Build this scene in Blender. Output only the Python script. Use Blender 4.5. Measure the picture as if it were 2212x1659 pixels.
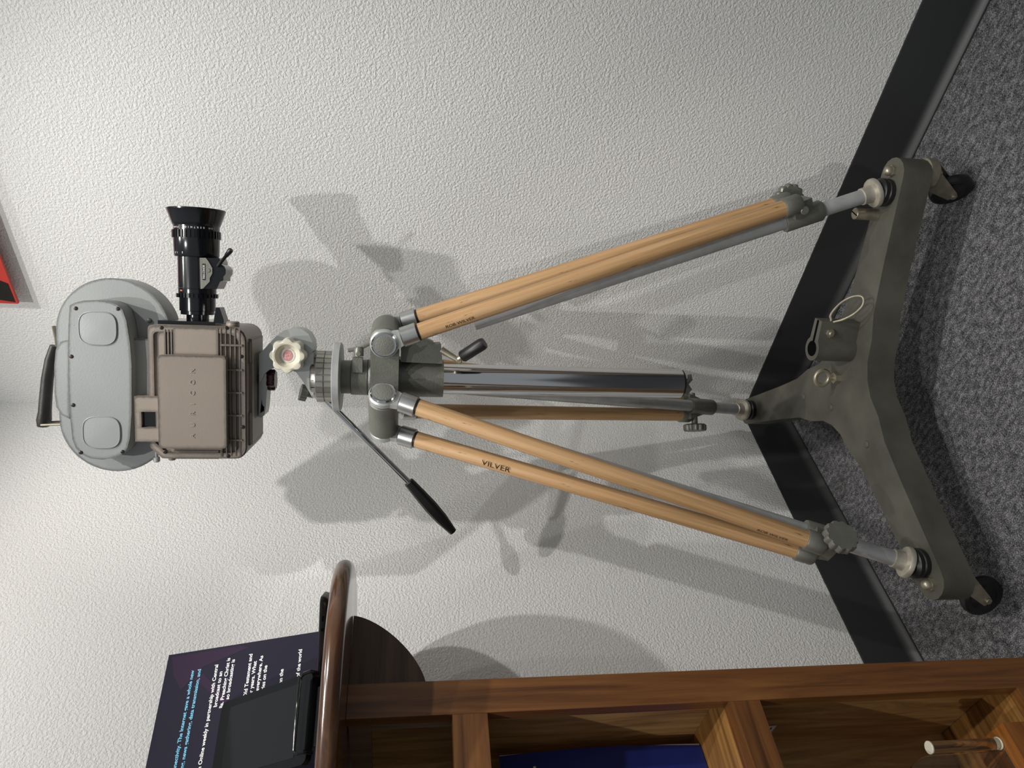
import bpy, bmesh, math, random
from mathutils import Vector, Matrix
random.seed(7)
for o in list(bpy.data.objects): bpy.data.objects.remove(o)
scene = bpy.context.scene
C = scene.collection
V = Vector
PI = math.pi
# ------------------------------------------------------------------ camera, world, lights, exposure
FPX, PITCH, ROLL, EYE = 1575.73, 0.148069, -0.019567, 1.03825      # focal length in px of a 2212 px wide frame
cp, sp, cr, sr = math.cos(PITCH), math.sin(PITCH), math.cos(ROLL), math.sin(ROLL)
FWD, UPV, RGT = V((0, cp, -sp)), V((0, sp, cp)), V((1, 0, 0))
ax = -sr*RGT - cr*UPV            # the photograph was taken with the phone turned: image right = down
ay = cr*RGT - sr*UPV
az = -FWD
cam = bpy.data.cameras.new('camera'); cam.sensor_fit = 'HORIZONTAL'; cam.sensor_width = 36
cam.lens = 36*FPX/2212; cam.clip_start = .02
camo = bpy.data.objects.new('camera', cam); C.objects.link(camo)
camo.matrix_world = Matrix(((ax.x, ay.x, az.x, 0), (ax.y, ay.y, az.y, 0), (ax.z, ay.z, az.z, EYE), (0, 0, 0, 1)))
scene.camera = camo
w = bpy.data.worlds.new('world'); scene.world = w; w.use_nodes = True
w.node_tree.nodes['Background'].inputs[0].default_value = (.93, .97, 1, 1)
w.node_tree.nodes['Background'].inputs[1].default_value = .32
def spot(name, loc, aim, power, ang=75, blend=.5, col=(1, .96, .9), rad=.03):
    l = bpy.data.lights.new(name, 'SPOT'); l.energy = power; l.spot_size = math.radians(ang); l.spot_blend = blend
    l.color = col; l.shadow_soft_size = rad
    o = bpy.data.objects.new(name, l); C.objects.link(o); o.location = loc
    o.rotation_euler = (V(aim)-V(loc)).to_track_quat('-Z', 'Y').to_euler()
    return o
spot('track_spot_a', (-.20, .05, 2.50), (.55, 1.36, 1.45), 41, 66, .35, (1, .99, .97), .018)
spot('track_spot_b', (.95, .245, 2.50), (-.40, 1.40, .28), 60, 42, .5, (1, .98, .95), .018)
spot('track_spot_c', (.30, .40, 2.50), (-.40, 1.45, .66), 60, 84, .6, (1, .97, .92), .018)
spot('track_spot_d', (.20, .95, 2.55), (-.35, 1.25, .30), 11, 92, .6, (1, .97, .92), .018)
spot('track_spot_e', (-.75, -.60, 2.50), (-.45, 1.05, .55), 58, 42, .5, (1, .97, .92), .018)
vs = scene.view_settings
vs.view_transform = 'Standard'; vs.look = 'None'; vs.gamma = 1; vs.use_curve_mapping = False; vs.exposure = 0.0
# ------------------------------------------------------------------ helpers: picture measurements to points at a known depth
def ray(px, py):
    u, v = 1659-py-829.5, px-1106
    u, v = cr*u-sr*v, sr*u+cr*v
    a, b = u/FPX, -v/FPX
    return V((a, cp+b*sp, -sp+b*cp))
EYEV = V((0, 0, EYE))
def atY(px, py, Y): r = ray(px, py); return EYEV + r*(Y/r.y)
def atZ(px, py, z): r = ray(px, py); return EYEV + r*((z-EYE)/r.z)
# frames
TH = .853927
CORNER = V((-.06642, 1.88002, 0))
SW, NW = V((-math.cos(TH), -math.sin(TH), 0)), V((math.sin(TH), -math.cos(TH), 0))   # left wall: along, into room
SR, NR = V((math.sin(TH), -math.cos(TH), 0)), V((-math.cos(TH), -math.sin(TH), 0))   # right wall
def frame(a, b, c, o): return Matrix(((a.x, b.x, c.x, o.x), (a.y, b.y, c.y, o.y), (a.z, b.z, c.z, o.z), (0, 0, 0, 1)))
ZV = V((0, 0, 1))
ML = frame(SW, NW, ZV, CORNER)       # local (s, n, z)
MR = frame(NR, SR, ZV, CORNER)       # local (n, s, z)
AX = V((.007, 1.333, 0))             # tripod axis
yaw = math.radians(-7)
EX, EYL = V((math.cos(yaw), math.sin(yaw), 0)), V((-math.sin(yaw), math.cos(yaw), 0))
MC = frame(EX, EYL, ZV, AX)          # film camera frame: x along lens, y away from the viewer, z up
def face(px, py, off):
    r = ray(px, py); X = EYEV + r*(((AX-EYEV).dot(EYL)+off)/r.dot(EYL)); d = X-AX
    return d.dot(EX), X.z
def faceL(px, py, n0):
    r = ray(px, py); X = EYEV + r*(((CORNER).dot(NW)+n0)/V((r.x, r.y, 0)).dot(NW)); d = X-CORNER
    return d.dot(SW), X.z
def faceS(px, py, s0):
    r = ray(px, py); X = EYEV + r*((CORNER.dot(SW)+s0)/V((r.x, r.y, 0)).dot(SW)); d = X-CORNER
    return d.dot(NW), X.z
# ------------------------------------------------------------------ helpers: materials
def lin(c): return c/12.92 if c <= .04045 else ((c+.055)/1.055)**2.4
def rgb(h): return tuple(lin(int(h[i:i+2], 16)/255) for i in (0, 2, 4))+(1,)
def newmat(name):
    m = bpy.data.materials.new(name); m.use_nodes = True
    nt = m.node_tree; return m, nt, nt.nodes['Principled BSDF']
def nd(nt, t, **k):
    n = nt.nodes.new(t)
    for a, b in k.items():
        if a.startswith('i_'): n.inputs[a[2:].replace('_', ' ')].default_value = b
        else: setattr(n, a, b)
    return n
def ramp(nt, stops):
    r = nt.nodes.new('ShaderNodeValToRGB'); e = r.color_ramp.elements
    while len(e) < len(stops): e.new(.5)
    for i, (p, c) in enumerate(stops): e[i].position = p; e[i].color = c
    return r
def coords(nt, scale=(1, 1, 1), src='Object'):
    t = nt.nodes.new('ShaderNodeTexCoord'); mp = nt.nodes.new('ShaderNodeMapping')
    mp.inputs['Scale'].default_value = scale; nt.links.new(t.outputs[src], mp.inputs[0]); return mp.outputs[0]
def plain(name, hexc, rough=.5, metal=0, bump=0, bscale=200, spec=.5, var=0, vscale=8, chips=0):
    m, nt, b = newmat(name); c = rgb(hexc)
    b.inputs['Base Color'].default_value = c; b.inputs['Roughness'].default_value = rough
    b.inputs['Metallic'].default_value = metal; b.inputs['Specular IOR Level'].default_value = spec
    col = None
    co = coords(nt)
    if var:
        n = nd(nt, 'ShaderNodeTexNoise', i_Scale=vscale, i_Detail=6); nt.links.new(co, n.inputs['Vector'])
        r = ramp(nt, [(.3, tuple(x*(1-var) for x in c[:3])+(1,)), (.7, tuple(min(1, x*(1+var)) for x in c[:3])+(1,))])
        nt.links.new(n.outputs[0], r.inputs[0]); col = r.outputs[0]
        nt.links.new(col, b.inputs['Base Color'])
    if chips:
        n = nd(nt, 'ShaderNodeTexNoise', i_Scale=90, i_Detail=3, i_Roughness=.6); nt.links.new(co, n.inputs['Vector'])
        r = ramp(nt, [(chips, (0, 0, 0, 1)), (chips+.01, (1, 1, 1, 1))]); nt.links.new(n.outputs[0], r.inputs[0])
        mx = nt.nodes.new('ShaderNodeMix'); mx.data_type = 'RGBA'
        nt.links.new(r.outputs[0], mx.inputs[0]); mx.inputs[7].default_value = (.012, .011, .01, 1)
        if col: nt.links.new(col, mx.inputs[6])
        else: mx.inputs[6].default_value = c
        nt.links.new(mx.outputs[2], b.inputs['Base Color'])
    if chips:
        bv = nd(nt, 'ShaderNodeBevel', samples=4); bv.inputs['Radius'].default_value = .010
        ge = nt.nodes.new('ShaderNodeNewGeometry'); dt = nd(nt, 'ShaderNodeVectorMath', operation='DOT_PRODUCT')
        nt.links.new(bv.outputs[0], dt.inputs[0]); nt.links.new(ge.outputs['Normal'], dt.inputs[1])
        n3 = nd(nt, 'ShaderNodeTexNoise', i_Scale=110, i_Detail=4, i_Roughness=.65); nt.links.new(co, n3.inputs['Vector'])
        m1 = nd(nt, 'ShaderNodeMath', operation='MULTIPLY_ADD'); nt.links.new(dt.outputs['Value'], m1.inputs[0]); m1.inputs[1].default_value = -2.2; nt.links.new(n3.outputs[0], m1.inputs[2])
        r3 = ramp(nt, [(0, (0, 0, 0, 1)), (.03, (1, 1, 1, 1))])
        m2 = nd(nt, 'ShaderNodeMath', operation='ADD'); nt.links.new(m1.outputs[0], m2.inputs[0]); m2.inputs[1].default_value = 1.41
        nt.links.new(m2.outputs[0], r3.inputs[0])
        mx2 = nt.nodes.new('ShaderNodeMix'); mx2.data_type = 'RGBA'; nt.links.new(r3.outputs[0], mx2.inputs[0]); nt.links.new(mx.outputs[2], mx2.inputs[6])
        mx2.inputs[7].default_value = (.02, .018, .016, 1); nt.links.new(mx2.outputs[2], b.inputs['Base Color'])
    if bump:
        n = nd(nt, 'ShaderNodeTexNoise', i_Scale=bscale, i_Detail=3); nt.links.new(co, n.inputs['Vector'])
        bp = nd(nt, 'ShaderNodeBump', i_Strength=bump, i_Distance=.001)
        nt.links.new(n.outputs[0], bp.inputs['Height']); nt.links.new(bp.outputs[0], b.inputs['Normal'])
    return m
def wood(name, dark, mid, light, axis=2, fine=60, stretch=.06, rough=.45, contrast=1.0, knots=0, coat=0, scuff=0):
    m, nt, b = newmat(name)
    sc = [fine, fine, fine]; sc[axis] = fine*stretch
    co = coords(nt, tuple(sc))
    n = nd(nt, 'ShaderNodeTexNoise', i_Scale=1, i_Detail=8, i_Roughness=.62, i_Distortion=.6+knots); nt.links.new(co, n.inputs['Vector'])
    d = .22*contrast
    r = ramp(nt, [(.5-d, rgb(dark)), (.5, rgb(mid)), (.5+d, rgb(light))]); nt.links.new(n.outputs[0], r.inputs[0])
    nt.links.new(r.outputs[0], b.inputs['Base Color'])
    b.inputs['Roughness'].default_value = rough; b.inputs['Coat Weight'].default_value = coat; b.inputs['Coat Roughness'].default_value = .12
    if scuff:
        c2 = coords(nt, (160, 160, 22)); n2 = nd(nt, 'ShaderNodeTexNoise', i_Scale=1, i_Detail=4, i_Roughness=.6); nt.links.new(c2, n2.inputs['Vector'])
        r2 = ramp(nt, [(scuff, (0, 0, 0, 1)), (scuff+.05, (1, 1, 1, 1))]); nt.links.new(n2.outputs[0], r2.inputs[0])
        mx = nt.nodes.new('ShaderNodeMix'); mx.data_type = 'RGBA'; nt.links.new(r2.outputs[0], mx.inputs[0]); nt.links.new(r.outputs[0], mx.inputs[6])
        mx.inputs[7].default_value = rgb('6e5232'); nt.links.new(mx.outputs[2], b.inputs['Base Color'])
    bp = nd(nt, 'ShaderNodeBump', i_Strength=.12, i_Distance=.001); nt.links.new(n.outputs[0], bp.inputs['Height'])
    nt.links.new(bp.outputs[0], b.inputs['Normal'])
    return m
M = {}
def wall_mat():
    m, nt, b = newmat('textured_paint'); co = coords(nt)
    n1 = nd(nt, 'ShaderNodeTexNoise', i_Scale=215, i_Detail=3, i_Roughness=.55, i_Distortion=.35); nt.links.new(co, n1.inputs['Vector'])
    n2 = nd(nt, 'ShaderNodeTexNoise', i_Scale=70, i_Detail=2); nt.links.new(co, n2.inputs['Vector'])
    r = ramp(nt, [(.34, (0, 0, 0, 1)), (.66, (1, 1, 1, 1))]); nt.links.new(n1.outputs[0], r.inputs[0])
    ad = nd(nt, 'ShaderNodeMath', operation='MULTIPLY_ADD'); nt.links.new(n2.outputs[0], ad.inputs[0]); ad.inputs[1].default_value = .5
    nt.links.new(r.outputs[0], ad.inputs[2])
    bp = nd(nt, 'ShaderNodeBump', i_Strength=.6, i_Distance=.0022); nt.links.new(ad.outputs[0], bp.inputs['Height'])
    nt.links.new(bp.outputs[0], b.inputs['Normal'])
    b.inputs['Base Color'].default_value = (.78, .775, .755, 1); b.inputs['Roughness'].default_value = .6; b.inputs['Specular IOR Level'].default_value = .3
    return m
def carpet_mat():
    m, nt, b = newmat('carpet')
    t = nt.nodes.new('ShaderNodeTexCoord'); mp = nt.nodes.new('ShaderNodeMapping')
    mp.inputs['Rotation'].default_value = (0, 0, 0); nt.links.new(t.outputs['Object'], mp.inputs[0])
    mp2 = nt.nodes.new('ShaderNodeMapping'); mp2.inputs['Scale'].default_value = (560, 330, 1); nt.links.new(mp.outputs[0], mp2.inputs[0])
    n1 = nd(nt, 'ShaderNodeTexNoise', i_Scale=1, i_Detail=3, i_Roughness=.7); nt.links.new(mp2.outputs[0], n1.inputs['Vector'])
    mp3 = nt.nodes.new('ShaderNodeMapping'); mp3.inputs['Scale'].default_value = (130, 60, 1); nt.links.new(mp.outputs[0], mp3.inputs[0])
    n2 = nd(nt, 'ShaderNodeTexNoise', i_Scale=1, i_Detail=4); nt.links.new(mp3.outputs[0], n2.inputs['Vector'])
    ad = nd(nt, 'ShaderNodeMath', operation='MULTIPLY_ADD'); nt.links.new(n2.outputs[0], ad.inputs[0]); ad.inputs[1].default_value = .45; nt.links.new(n1.outputs[0], ad.inputs[2])
    r = ramp(nt, [(.52, (.011, .011, .0125, 1)), (.71, (.115, .114, .120, 1)), (.90, (.42, .415, .425, 1))]); nt.links.new(ad.outputs[0], r.inputs[0])
    nt.links.new(r.outputs[0], b.inputs['Base Color']); b.inputs['Roughness'].default_value = .95; b.inputs['Specular IOR Level'].default_value = .1
    bp = nd(nt, 'ShaderNodeBump', i_Strength=.9, i_Distance=.004); nt.links.new(n1.outputs[0], bp.inputs['Height'])
    nt.links.new(bp.outputs[0], b.inputs['Normal'])
    return m
M['wall'] = wall_mat(); M['carpet'] = carpet_mat()
M['rubber_base'] = plain('black_rubber_base', '17191a', .5, spec=1.0, bump=.1, bscale=500)
M['beige'] = plain('beige_grey_enamel', '8b8075', .42, bump=.12, bscale=420, var=.06, chips=.735)
M['beige2'] = plain('beige_enamel_cover', '857a70', .4, bump=.12, bscale=420, var=.06, chips=.74)
M['grey'] = plain('grey_crackle_enamel', '8a8d8c', .38, bump=.12, bscale=420, var=.05, chips=.745)
M['beige_letter'] = plain('embossed_beige', '93887c', .4)
M['grey_boss'] = plain('grey_enamel_boss', '8f9292', .36, bump=.1, bscale=420)
M['hammer'] = plain('grey_green_hammertone', '6b6c64', .42, metal=.25, bump=.5, bscale=330, var=.12, vscale=30)
M['dolly'] = plain('olive_grey_casting', '525148', .5, metal=.15, bump=.3, bscale=260, var=.25, vscale=14)
M['headgrey'] = plain('pan_head_grey', 'adb0ad', .3, metal=.35, var=.06)
M['alu'] = plain('brushed_aluminium', 'b9bab8', .33, metal=1, var=.1, vscale=30)
M['alu_dull'] = plain('dull_aluminium_tube', 'a9aaa9', .42, metal=.35, var=.12, vscale=40)
M['steel'] = plain('satin_steel_ring', 'a6a49c', .35, metal=.9, var=.12, vscale=60)
M['chrome'] = plain('chrome', 'c9cacb', .13, metal=1)
M['brass'] = plain('tarnished_brass', 'a29b89', .42, metal=.75, var=.2, vscale=60)
M['flange'] = plain('worn_silver_flange', 'b5afa1', .4, metal=.6, var=.15, vscale=80)
M['bracket'] = plain('cast_grey_bracket', '7a7a72', .42, metal=.5, bump=.2, bscale=300, var=.12, vscale=40)
M['black'] = plain('black_lens_enamel', '0d0f13', .16, spec=.6)
M['blackplastic'] = plain('black_plastic', '08090a', .36, bump=.1, bscale=400)
M['blackrubber'] = plain('black_rubber', '161617', .42)
M['capgrey'] = plain('grey_leatherette_cap', '6f7069', .55, bump=.8, bscale=420)
M['cream'] = plain('cream_bakelite', 'd5d0bd', .3, var=.05, vscale=20)
M['red'] = plain('oxblood_bakelite', '35080f', .22)
M['leather'] = plain('worn_black_leather', '2b2825', .5, bump=.4, bscale=160, var=.35, vscale=40)
M['sticker'] = plain('white_sticker', 'cfcac2', .5)
M['stickerred'] = plain('faded_red_print', 'c08a88', .5, var=.35, vscale=350)
M['white'] = plain('white_print', 'f0f0ee', .6)
M['paper'] = plain('white_paper', 'd9d9d6', .7)
M['cyan'] = plain('cyan_print', '6fc0e2', .6)
M['ink'] = plain('burnt_brown_ink', '3a2614', .6)
M['navy'] = plain('navy_poster_print', '252331', .75, var=.12, vscale=6, spec=.15)
M['plum'] = plain('plum_poster_shape', '33263a', .75, spec=.15)
M['bluecover'] = plain('royal_blue_cover', '18276a', .35, var=.08, vscale=10)
M['screen'] = plain('black_glass_screen', '0b0c0d', .05, spec=.8)
M['bezel'] = plain('black_bezel', '08090a', .12)
M['dim'] = plain('dark_recess', '060607', .9, spec=.05)
M['red_print'] = plain('red_photo_print', 'b8392e', .4, var=.15, vscale=12)
M['orange_print'] = plain('orange_photo_print', 'b0582f', .4, var=.4, vscale=60)
M['black_print'] = plain('black_photo_print', '17130f', .4)
M['blue_print'] = plain('blue_photo_print', '4a55c8', .4, var=.5, vscale=90)
M['label_orange'] = plain('orange_engraving', 'a8542e', .5)
M['beech'] = wood('beech_rod', '97784f', 'b69065', 'c6a27a', 2, 120, .03, .42, scuff=.66)
M['oakz'] = wood('brown_oak_upright', '3a1f0b', '6a4220', '845a2e', 2, 55, .05, .42, 1.1, coat=.15)
M['oakx'] = wood('brown_oak_rail', '3d210c', '6c4421', '85592e', 0, 55, .05, .42, 1.1, coat=.15)
M['pinez'] = wood('knotty_pine_board', '6a4d2b', 'a07a4c', 'b99565', 2, 30, .09, .5, 1.0, 1.2)
M['pinex'] = wood('knotty_pine_shelf', '513416', '8a6030', 'ab8146', 0, 60, .04, .5, 1.0, .3)
M['walnut'] = wood('dark_walnut_top', '241206', '4d3320', '6a4c36', 0, 45, .06, .2, 1.0, coat=.6)
M['walnutb'] = wood('dark_walnut_bracket', '231509', '43301c', '59432a', 0, 70, .05, .5, 1.0)
M['cleat'] = wood('pale_pine_cleat', '5c4a3a', '7a6654', '8d7a67', 2, 50, .06, .55)
M['cherry'] = wood('orange_cherry_block', '5e3514', '85501f', '99642f', 0, 60, .05, .4, 1.0, coat=.2)
def glass_mat(name, col, rough=.02):
    m, nt, b = newmat(name); b.inputs['Base Color'].default_value = rgb(col)
    b.inputs['Transmission Weight'].default_value = 1; b.inputs['Roughness'].default_value = rough; b.inputs['IOR'].default_value = 1.49
    return m
M['acrylic'] = glass_mat('clear_acrylic', 'eceae0')
M['lensglass'] = plain('coated_lens_glass', '0b0d1c', .04, spec=.9)
# ------------------------------------------------------------------ helpers: meshes and objects
WM = {}
def thing(name, label, cat, loc=(0, 0, 0), group=None):
    o = bpy.data.objects.new(name, None); C.objects.link(o); o.location = loc; o.empty_display_size = .05
    WM[o] = Matrix.Translation(V(loc)); tag(o, label, cat, group); return o
def tag(o, label=None, cat=None, group=None, kind=None):
    for k, v in (('label', label), ('category', cat), ('group', group), ('kind', kind)):
        if v: o[k] = v
    return o
def link(name, me, parent=None, Mx=None):
    o = bpy.data.objects.new(name, me); C.objects.link(o); Mx = Mx or Matrix.Identity(4)
    WM[o] = Mx
    if parent:
        o.parent = parent; o.matrix_parent_inverse = WM[parent].inverted()
    o.matrix_basis = Mx
    return o
def finish(bm, mat, angle=38):
    bmesh.ops.recalc_face_normals(bm, faces=bm.faces)
    me = bpy.data.meshes.new('mesh'); bm.to_mesh(me); bm.free()
    me.materials.append(M[mat] if isinstance(mat, str) else mat)
    for p in me.polygons: p.use_smooth = True
    me.set_sharp_from_angle(angle=math.radians(angle))
    return me
def mk(name, bm, mat, parent=None, Mx=None, angle=38, label=None):
    o = link(name, finish(bm, mat, angle), parent, Mx)
    if label: o['label'] = label
    return o
def B(): return bmesh.new()
def box(bm, x0, x1, y0, y1, z0, z1):
    vs_ = [bm.verts.new(p) for p in ((x0, y0, z0), (x1, y0, z0), (x1, y1, z0), (x0, y1, z0), (x0, y0, z1), (x1, y0, z1), (x1, y1, z1), (x0, y1, z1))]
    for f in ((3, 2, 1, 0), (4, 5, 6, 7), (0, 1, 5, 4), (1, 2, 6, 5), (2, 3, 7, 6), (3, 0, 4, 7)): bm.faces.new([vs_[i] for i in f])
    return bm
def bevel(bm, off=.002, seg=2, ang=28):
    es = [e for e in bm.edges if len(e.link_faces) == 2 and e.calc_face_angle(0) > math.radians(ang)]
    bmesh.ops.bevel(bm, geom=es, offset=off, segments=seg, profile=.5, affect='EDGES', clamp_overlap=True)
    return bm
def prism(bm, pts, vec):
    pts = [V(p) for p in pts]; vec = V(vec)
    a = [bm.verts.new(p) for p in pts]; b = [bm.verts.new(p+vec) for p in pts]; n = len(pts)
    bm.faces.new(a); bm.faces.new(b[::-1])
    for i in range(n): bm.faces.new((a[i], b[i], b[(i+1) % n], a[(i+1) % n]))
    return bm
def basis(d):
    d = V(d).normalized(); u = d.orthogonal().normalized(); return d, u, d.cross(u)
def lathe(bm, prof, p0, d, n=32, cap=True):
    p0 = V(p0); d, u, v_ = basis(d); rings = []
    for r, t in prof:
        rings.append([bm.verts.new(p0+d*t+(u*math.cos(2*PI*k/n)+v_*math.sin(2*PI*k/n))*max(r, 1e-5)) for k in range(n)])
    for a, b in zip(rings, rings[1:]):
        for k in range(n): bm.faces.new((a[k], a[(k+1) % n], b[(k+1) % n], b[k]))
    if cap: bm.faces.new(rings[0][::-1]); bm.faces.new(rings[-1])
    return bm
def cyl(bm, p0, p1, r0, r1=None, n=24):
    p0, p1 = V(p0), V(p1); r1 = r0 if r1 is None else r1
    return lathe(bm, [(r0, 0), (r1, (p1-p0).length)], p0, p1-p0, n)
def ccyl(bm, p0, p1, r, ch=.0015, n=24):
    p0, p1 = V(p0), V(p1); L = (p1-p0).length
    return lathe(bm, [(r-ch, 0), (r, ch), (r, L-ch), (r-ch, L)], p0, p1-p0, n)
def tube(bm, pts, r, n=10, flat=1.0, side=None):
    pts = [V(p) for p in pts]; rings = []
    rr = r if isinstance(r, (list, tuple)) else [r]*len(pts)
    prev = None
    for i, p in enumerate(pts):
        t = (pts[min(i+1, len(pts)-1)]-pts[max(i-1, 0)]).normalized()
        u = (V(side)-t*t.dot(V(side))).normalized() if side else (t.orthogonal() if prev is None else prev-t*prev.dot(t)).normalized()
        prev = u; w_ = t.cross(u)
        rings.append([bm.verts.new(p+(u*math.cos(2*PI*k/n)*flat+w_*math.sin(2*PI*k/n))*rr[i]) for k in range(n)])
    for a, b in zip(rings, rings[1:]):
        for k in range(n): bm.faces.new((a[k], a[(k+1) % n], b[(k+1) % n], b[k]))
    bm.faces.new(rings[0][::-1]); bm.faces.new(rings[-1])
    return bm
def gear(bm, p0, d, L, r0, r1, teeth, duty=.5, ch=0):
    d, u, v_ = basis(d); pts = []
    for k in range(teeth):
        for f, r in ((0, r0), (.08, r1), (duty, r1), (duty+.08, r0)):
            a = 2*PI*(k+f)/teeth; pts.append(V(p0)+(u*math.cos(a)+v_*math.sin(a))*r)
    return prism(bm, pts, d*L)
def star(bm, p0, d, L, r, depth, lobes, n=8, bowl=None):
    d, u, v_ = basis(d); N = lobes*n
    prof = [(.90, 0), (1, .18), (1, .75), (.93, 1)]; rings = []
    for s, t in prof:
        ring = []
        for k in range(N):
            a = 2*PI*k/N; c = math.cos(lobes*a); rad = s*(r-depth*(.5-.5*c)**1.5)
            ring.append(bm.verts.new(V(p0)+d*(t*L)+(u*math.cos(a)+v_*math.sin(a))*rad))
        rings.append(ring)
    for s, t in (bowl or []):
        rings.append([bm.verts.new(V(p0)+d*t+(u*math.cos(2*PI*k/N)+v_*math.sin(2*PI*k/N))*s) for k in range(N)])
    for a, b in zip(rings, rings[1:]):
        for k in range(N): bm.faces.new((a[k], a[(k+1) % N], b[(k+1) % N], b[k]))
    bm.faces.new(rings[0][::-1]); bm.faces.new(rings[-1]); return bm
def rpoly(pts, rad, seg=5):
    out = []; n = len(pts)
    for i in range(n):
        p, a, b = V(pts[i]).to_2d(), V(pts[i-1]).to_2d(), V(pts[(i+1) % n]).to_2d()
        r = rad[i] if isinstance(rad, (list, tuple)) else rad
        if r <= 0: out.append(p); continue
        d1, d2 = (a-p).normalized(), (b-p).normalized(); ang = d1.angle(d2); t = r/math.tan(ang/2)
        c = p+(d1+d2).normalized()*(r/math.sin(ang/2)); s, e = p+d1*t, p+d2*t
        a0 = math.atan2((s-c).y, (s-c).x); a1 = math.atan2((e-c).y, (e-c).x); da = (a1-a0+PI) % (2*PI)-PI
        for k in range(seg+1):
            q = a0+da*k/seg; out.append(c+V((math.cos(q), math.sin(q)))*r)
    return out
def catmull(P, n=6):
    out = []
    for i in range(1, len(P)-2):
        a, b, c, d = P[i-1:i+3]
        for k in range(n):
            t = k/n; out.append(tuple(.5*(2*b[j]+(c[j]-a[j])*t+(2*a[j]-5*b[j]+4*c[j]-d[j])*t*t+(3*b[j]-a[j]-3*c[j]+d[j])*t**3) for j in (0, 1)))
    return out+[P[-2]]
def xz(poly, y): return [V((p[0], y, p[1])) for p in poly]
def textmesh(s, size, depth=0, bold=0, align='LEFT', sx=1):
    cu = bpy.data.curves.new('t', 'FONT'); cu.body = s; cu.size = size; cu.extrude = depth; cu.offset = bold; cu.align_x = align
    cu.resolution_u = 3
    o = bpy.data.objects.new('t', cu); C.objects.link(o)
    dg = bpy.context.evaluated_depsgraph_get(); dg.update()
    me = bpy.data.meshes.new_from_object(o.evaluated_get(dg)); bpy.data.objects.remove(o); bpy.data.curves.remove(cu)
    me.materials.clear()
    return me
def text(name, s, size, mat, parent, Mx, depth=0, bold=0, align='LEFT'):
    me = textmesh(s, size, depth, bold, align); me.materials.append(M[mat]); return link(name, me, parent, Mx)
def struct(name, bm, mat, Mx=None): return tag(mk(name, bm, mat, None, Mx), kind='structure')
def rot_to(d, o):      # matrix whose z axis runs along d, origin o
    d, u, v_ = basis(d); return frame(u, v_, d, V(o))
# ------------------------------------------------------------------ the setting
fl = B(); box(fl, 0, 3.4, 0, 3.6, -.05, 0); struct('floor', fl, 'carpet', ML)
wl = B(); box(wl, 0, 3.4, -.1, 0, 0, 2.8); tag(struct('wall_left', wl, 'wall', ML), 'white textured wall left of the corner')
wr = B(); box(wr, -.1, 0, -.1, 3.4, 0, 2.8); tag(struct('wall_right', wr, 'wall', MR), 'white textured wall right of the corner')
def base_profile():     # coved rubber base: (n, z)
    p = [(0, 0), (.0175, 0), (.0175, .0025), (.0165, .0042), (.0120, .0075), (.0080, .0118), (.0050, .0165), (.0033, .0220)]
    p += [(.003, .117), (.0018, .12), (0, .12)]
    return p
bb = B(); prism(bb, [V((.0, n, z)) for n, z in base_profile()], (3.4, 0, 0)); struct('baseboard_left', bb, 'rubber_base', ML)
bb = B(); prism(bb, [V((n, .0, z)) for n, z in base_profile()], (0, 3.4, 0)); struct('baseboard_right', bb, 'rubber_base', MR)
# ------------------------------------------------------------------ film camera
FC = thing('film_camera', 'grey and beige vintage film camera with black zoom lens on the tripod', 'film camera', tuple(AX+V((0, 0, 1.29))))
def q1(cx_, cy_): return 60+cx_/3.3185, 560+cy_/3.318      # crop pixels of the close-up to picture pixels
def fpts(lst, off, conv=q1): return [face(*conv(*p), off) for p in lst]
OFB = -.085
x0, zt = face(322, 990, OFB); x1, _ = face(322, 701, OFB); zt = face(322, 850, OFB)[1]; zb = face(533, 850, OFB)[1]
body_poly = rpoly([(x1, zt), (x1, zb), (x0, zb), (x0, zt-.018), (x0+.018, zt)], [.007, .022, .018, .004, .004])
bm = B(); prism(bm, xz(body_poly, OFB), (0, .135, 0)); bevel(bm, .004, 3, 50); body = mk('body', bm, 'beige', FC, MC)
# raised border of the side panel
def ringpoly(bm, outer, inner, y0, y1):
    n = len(outer); o0 = [bm.verts.new((p[0], y0, p[1])) for p in outer]; i0 = [bm.verts.new((p[0], y0, p[1])) for p in inner]
    o1 = [bm.verts.new((p[0], y1, p[1])) for p in outer]; i1 = [bm.verts.new((p[0], y1, p[1])) for p in inner]
    for k in range(n):
        j = (k+1) % n
        bm.faces.new((o0[k], o0[j], i0[j], i0[k])); bm.faces.new((o1[j], o1[k], i1[k], i1[j]))
        bm.faces.new((o0[j], o0[k], o1[k], o1[j])); bm.faces.new((i0[k], i0[j], i1[j], i1[k]))
    return bm
def inset(poly, c, k1, k2): return [(c[0]+(p[0]-c[0])*k1, c[1]+(p[1]-c[1])*k2) for p in poly]
cen = ((x0+x1)/2, (zt+zb)/2)
bm = B(); ringpoly(bm, inset(body_poly, cen, .985, .98), inset(body_poly, cen, .90, .87), OFB-.005, OFB); bevel(bm, .0012, 2, 50)
mk('panel_border', bm, 'beige', body, MC)
def fin(y0, y1, x, th, off0=OFB, off1=OFB-.006, name='louvre_fin', mat='beige'):
    a, z1 = face(x-th/2, y0, OFB); b, z0 = face(x+th/2, y1, OFB)
    bm = B(); box(bm, min(a, b), max(a, b), off1, off0, min(z0, z1), max(z0, z1)); bevel(bm, .0008, 2); return mk(name, bm, mat, body, MC)
for x in (480, 490, 500, 510, 519.5): fin(709, 983, x, 5)
for x in (358.5, 365.5, 372.5): fin(711, 766, x, 4.5)
for x in (480.5,): fin(972, 985, x, 5)
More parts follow.
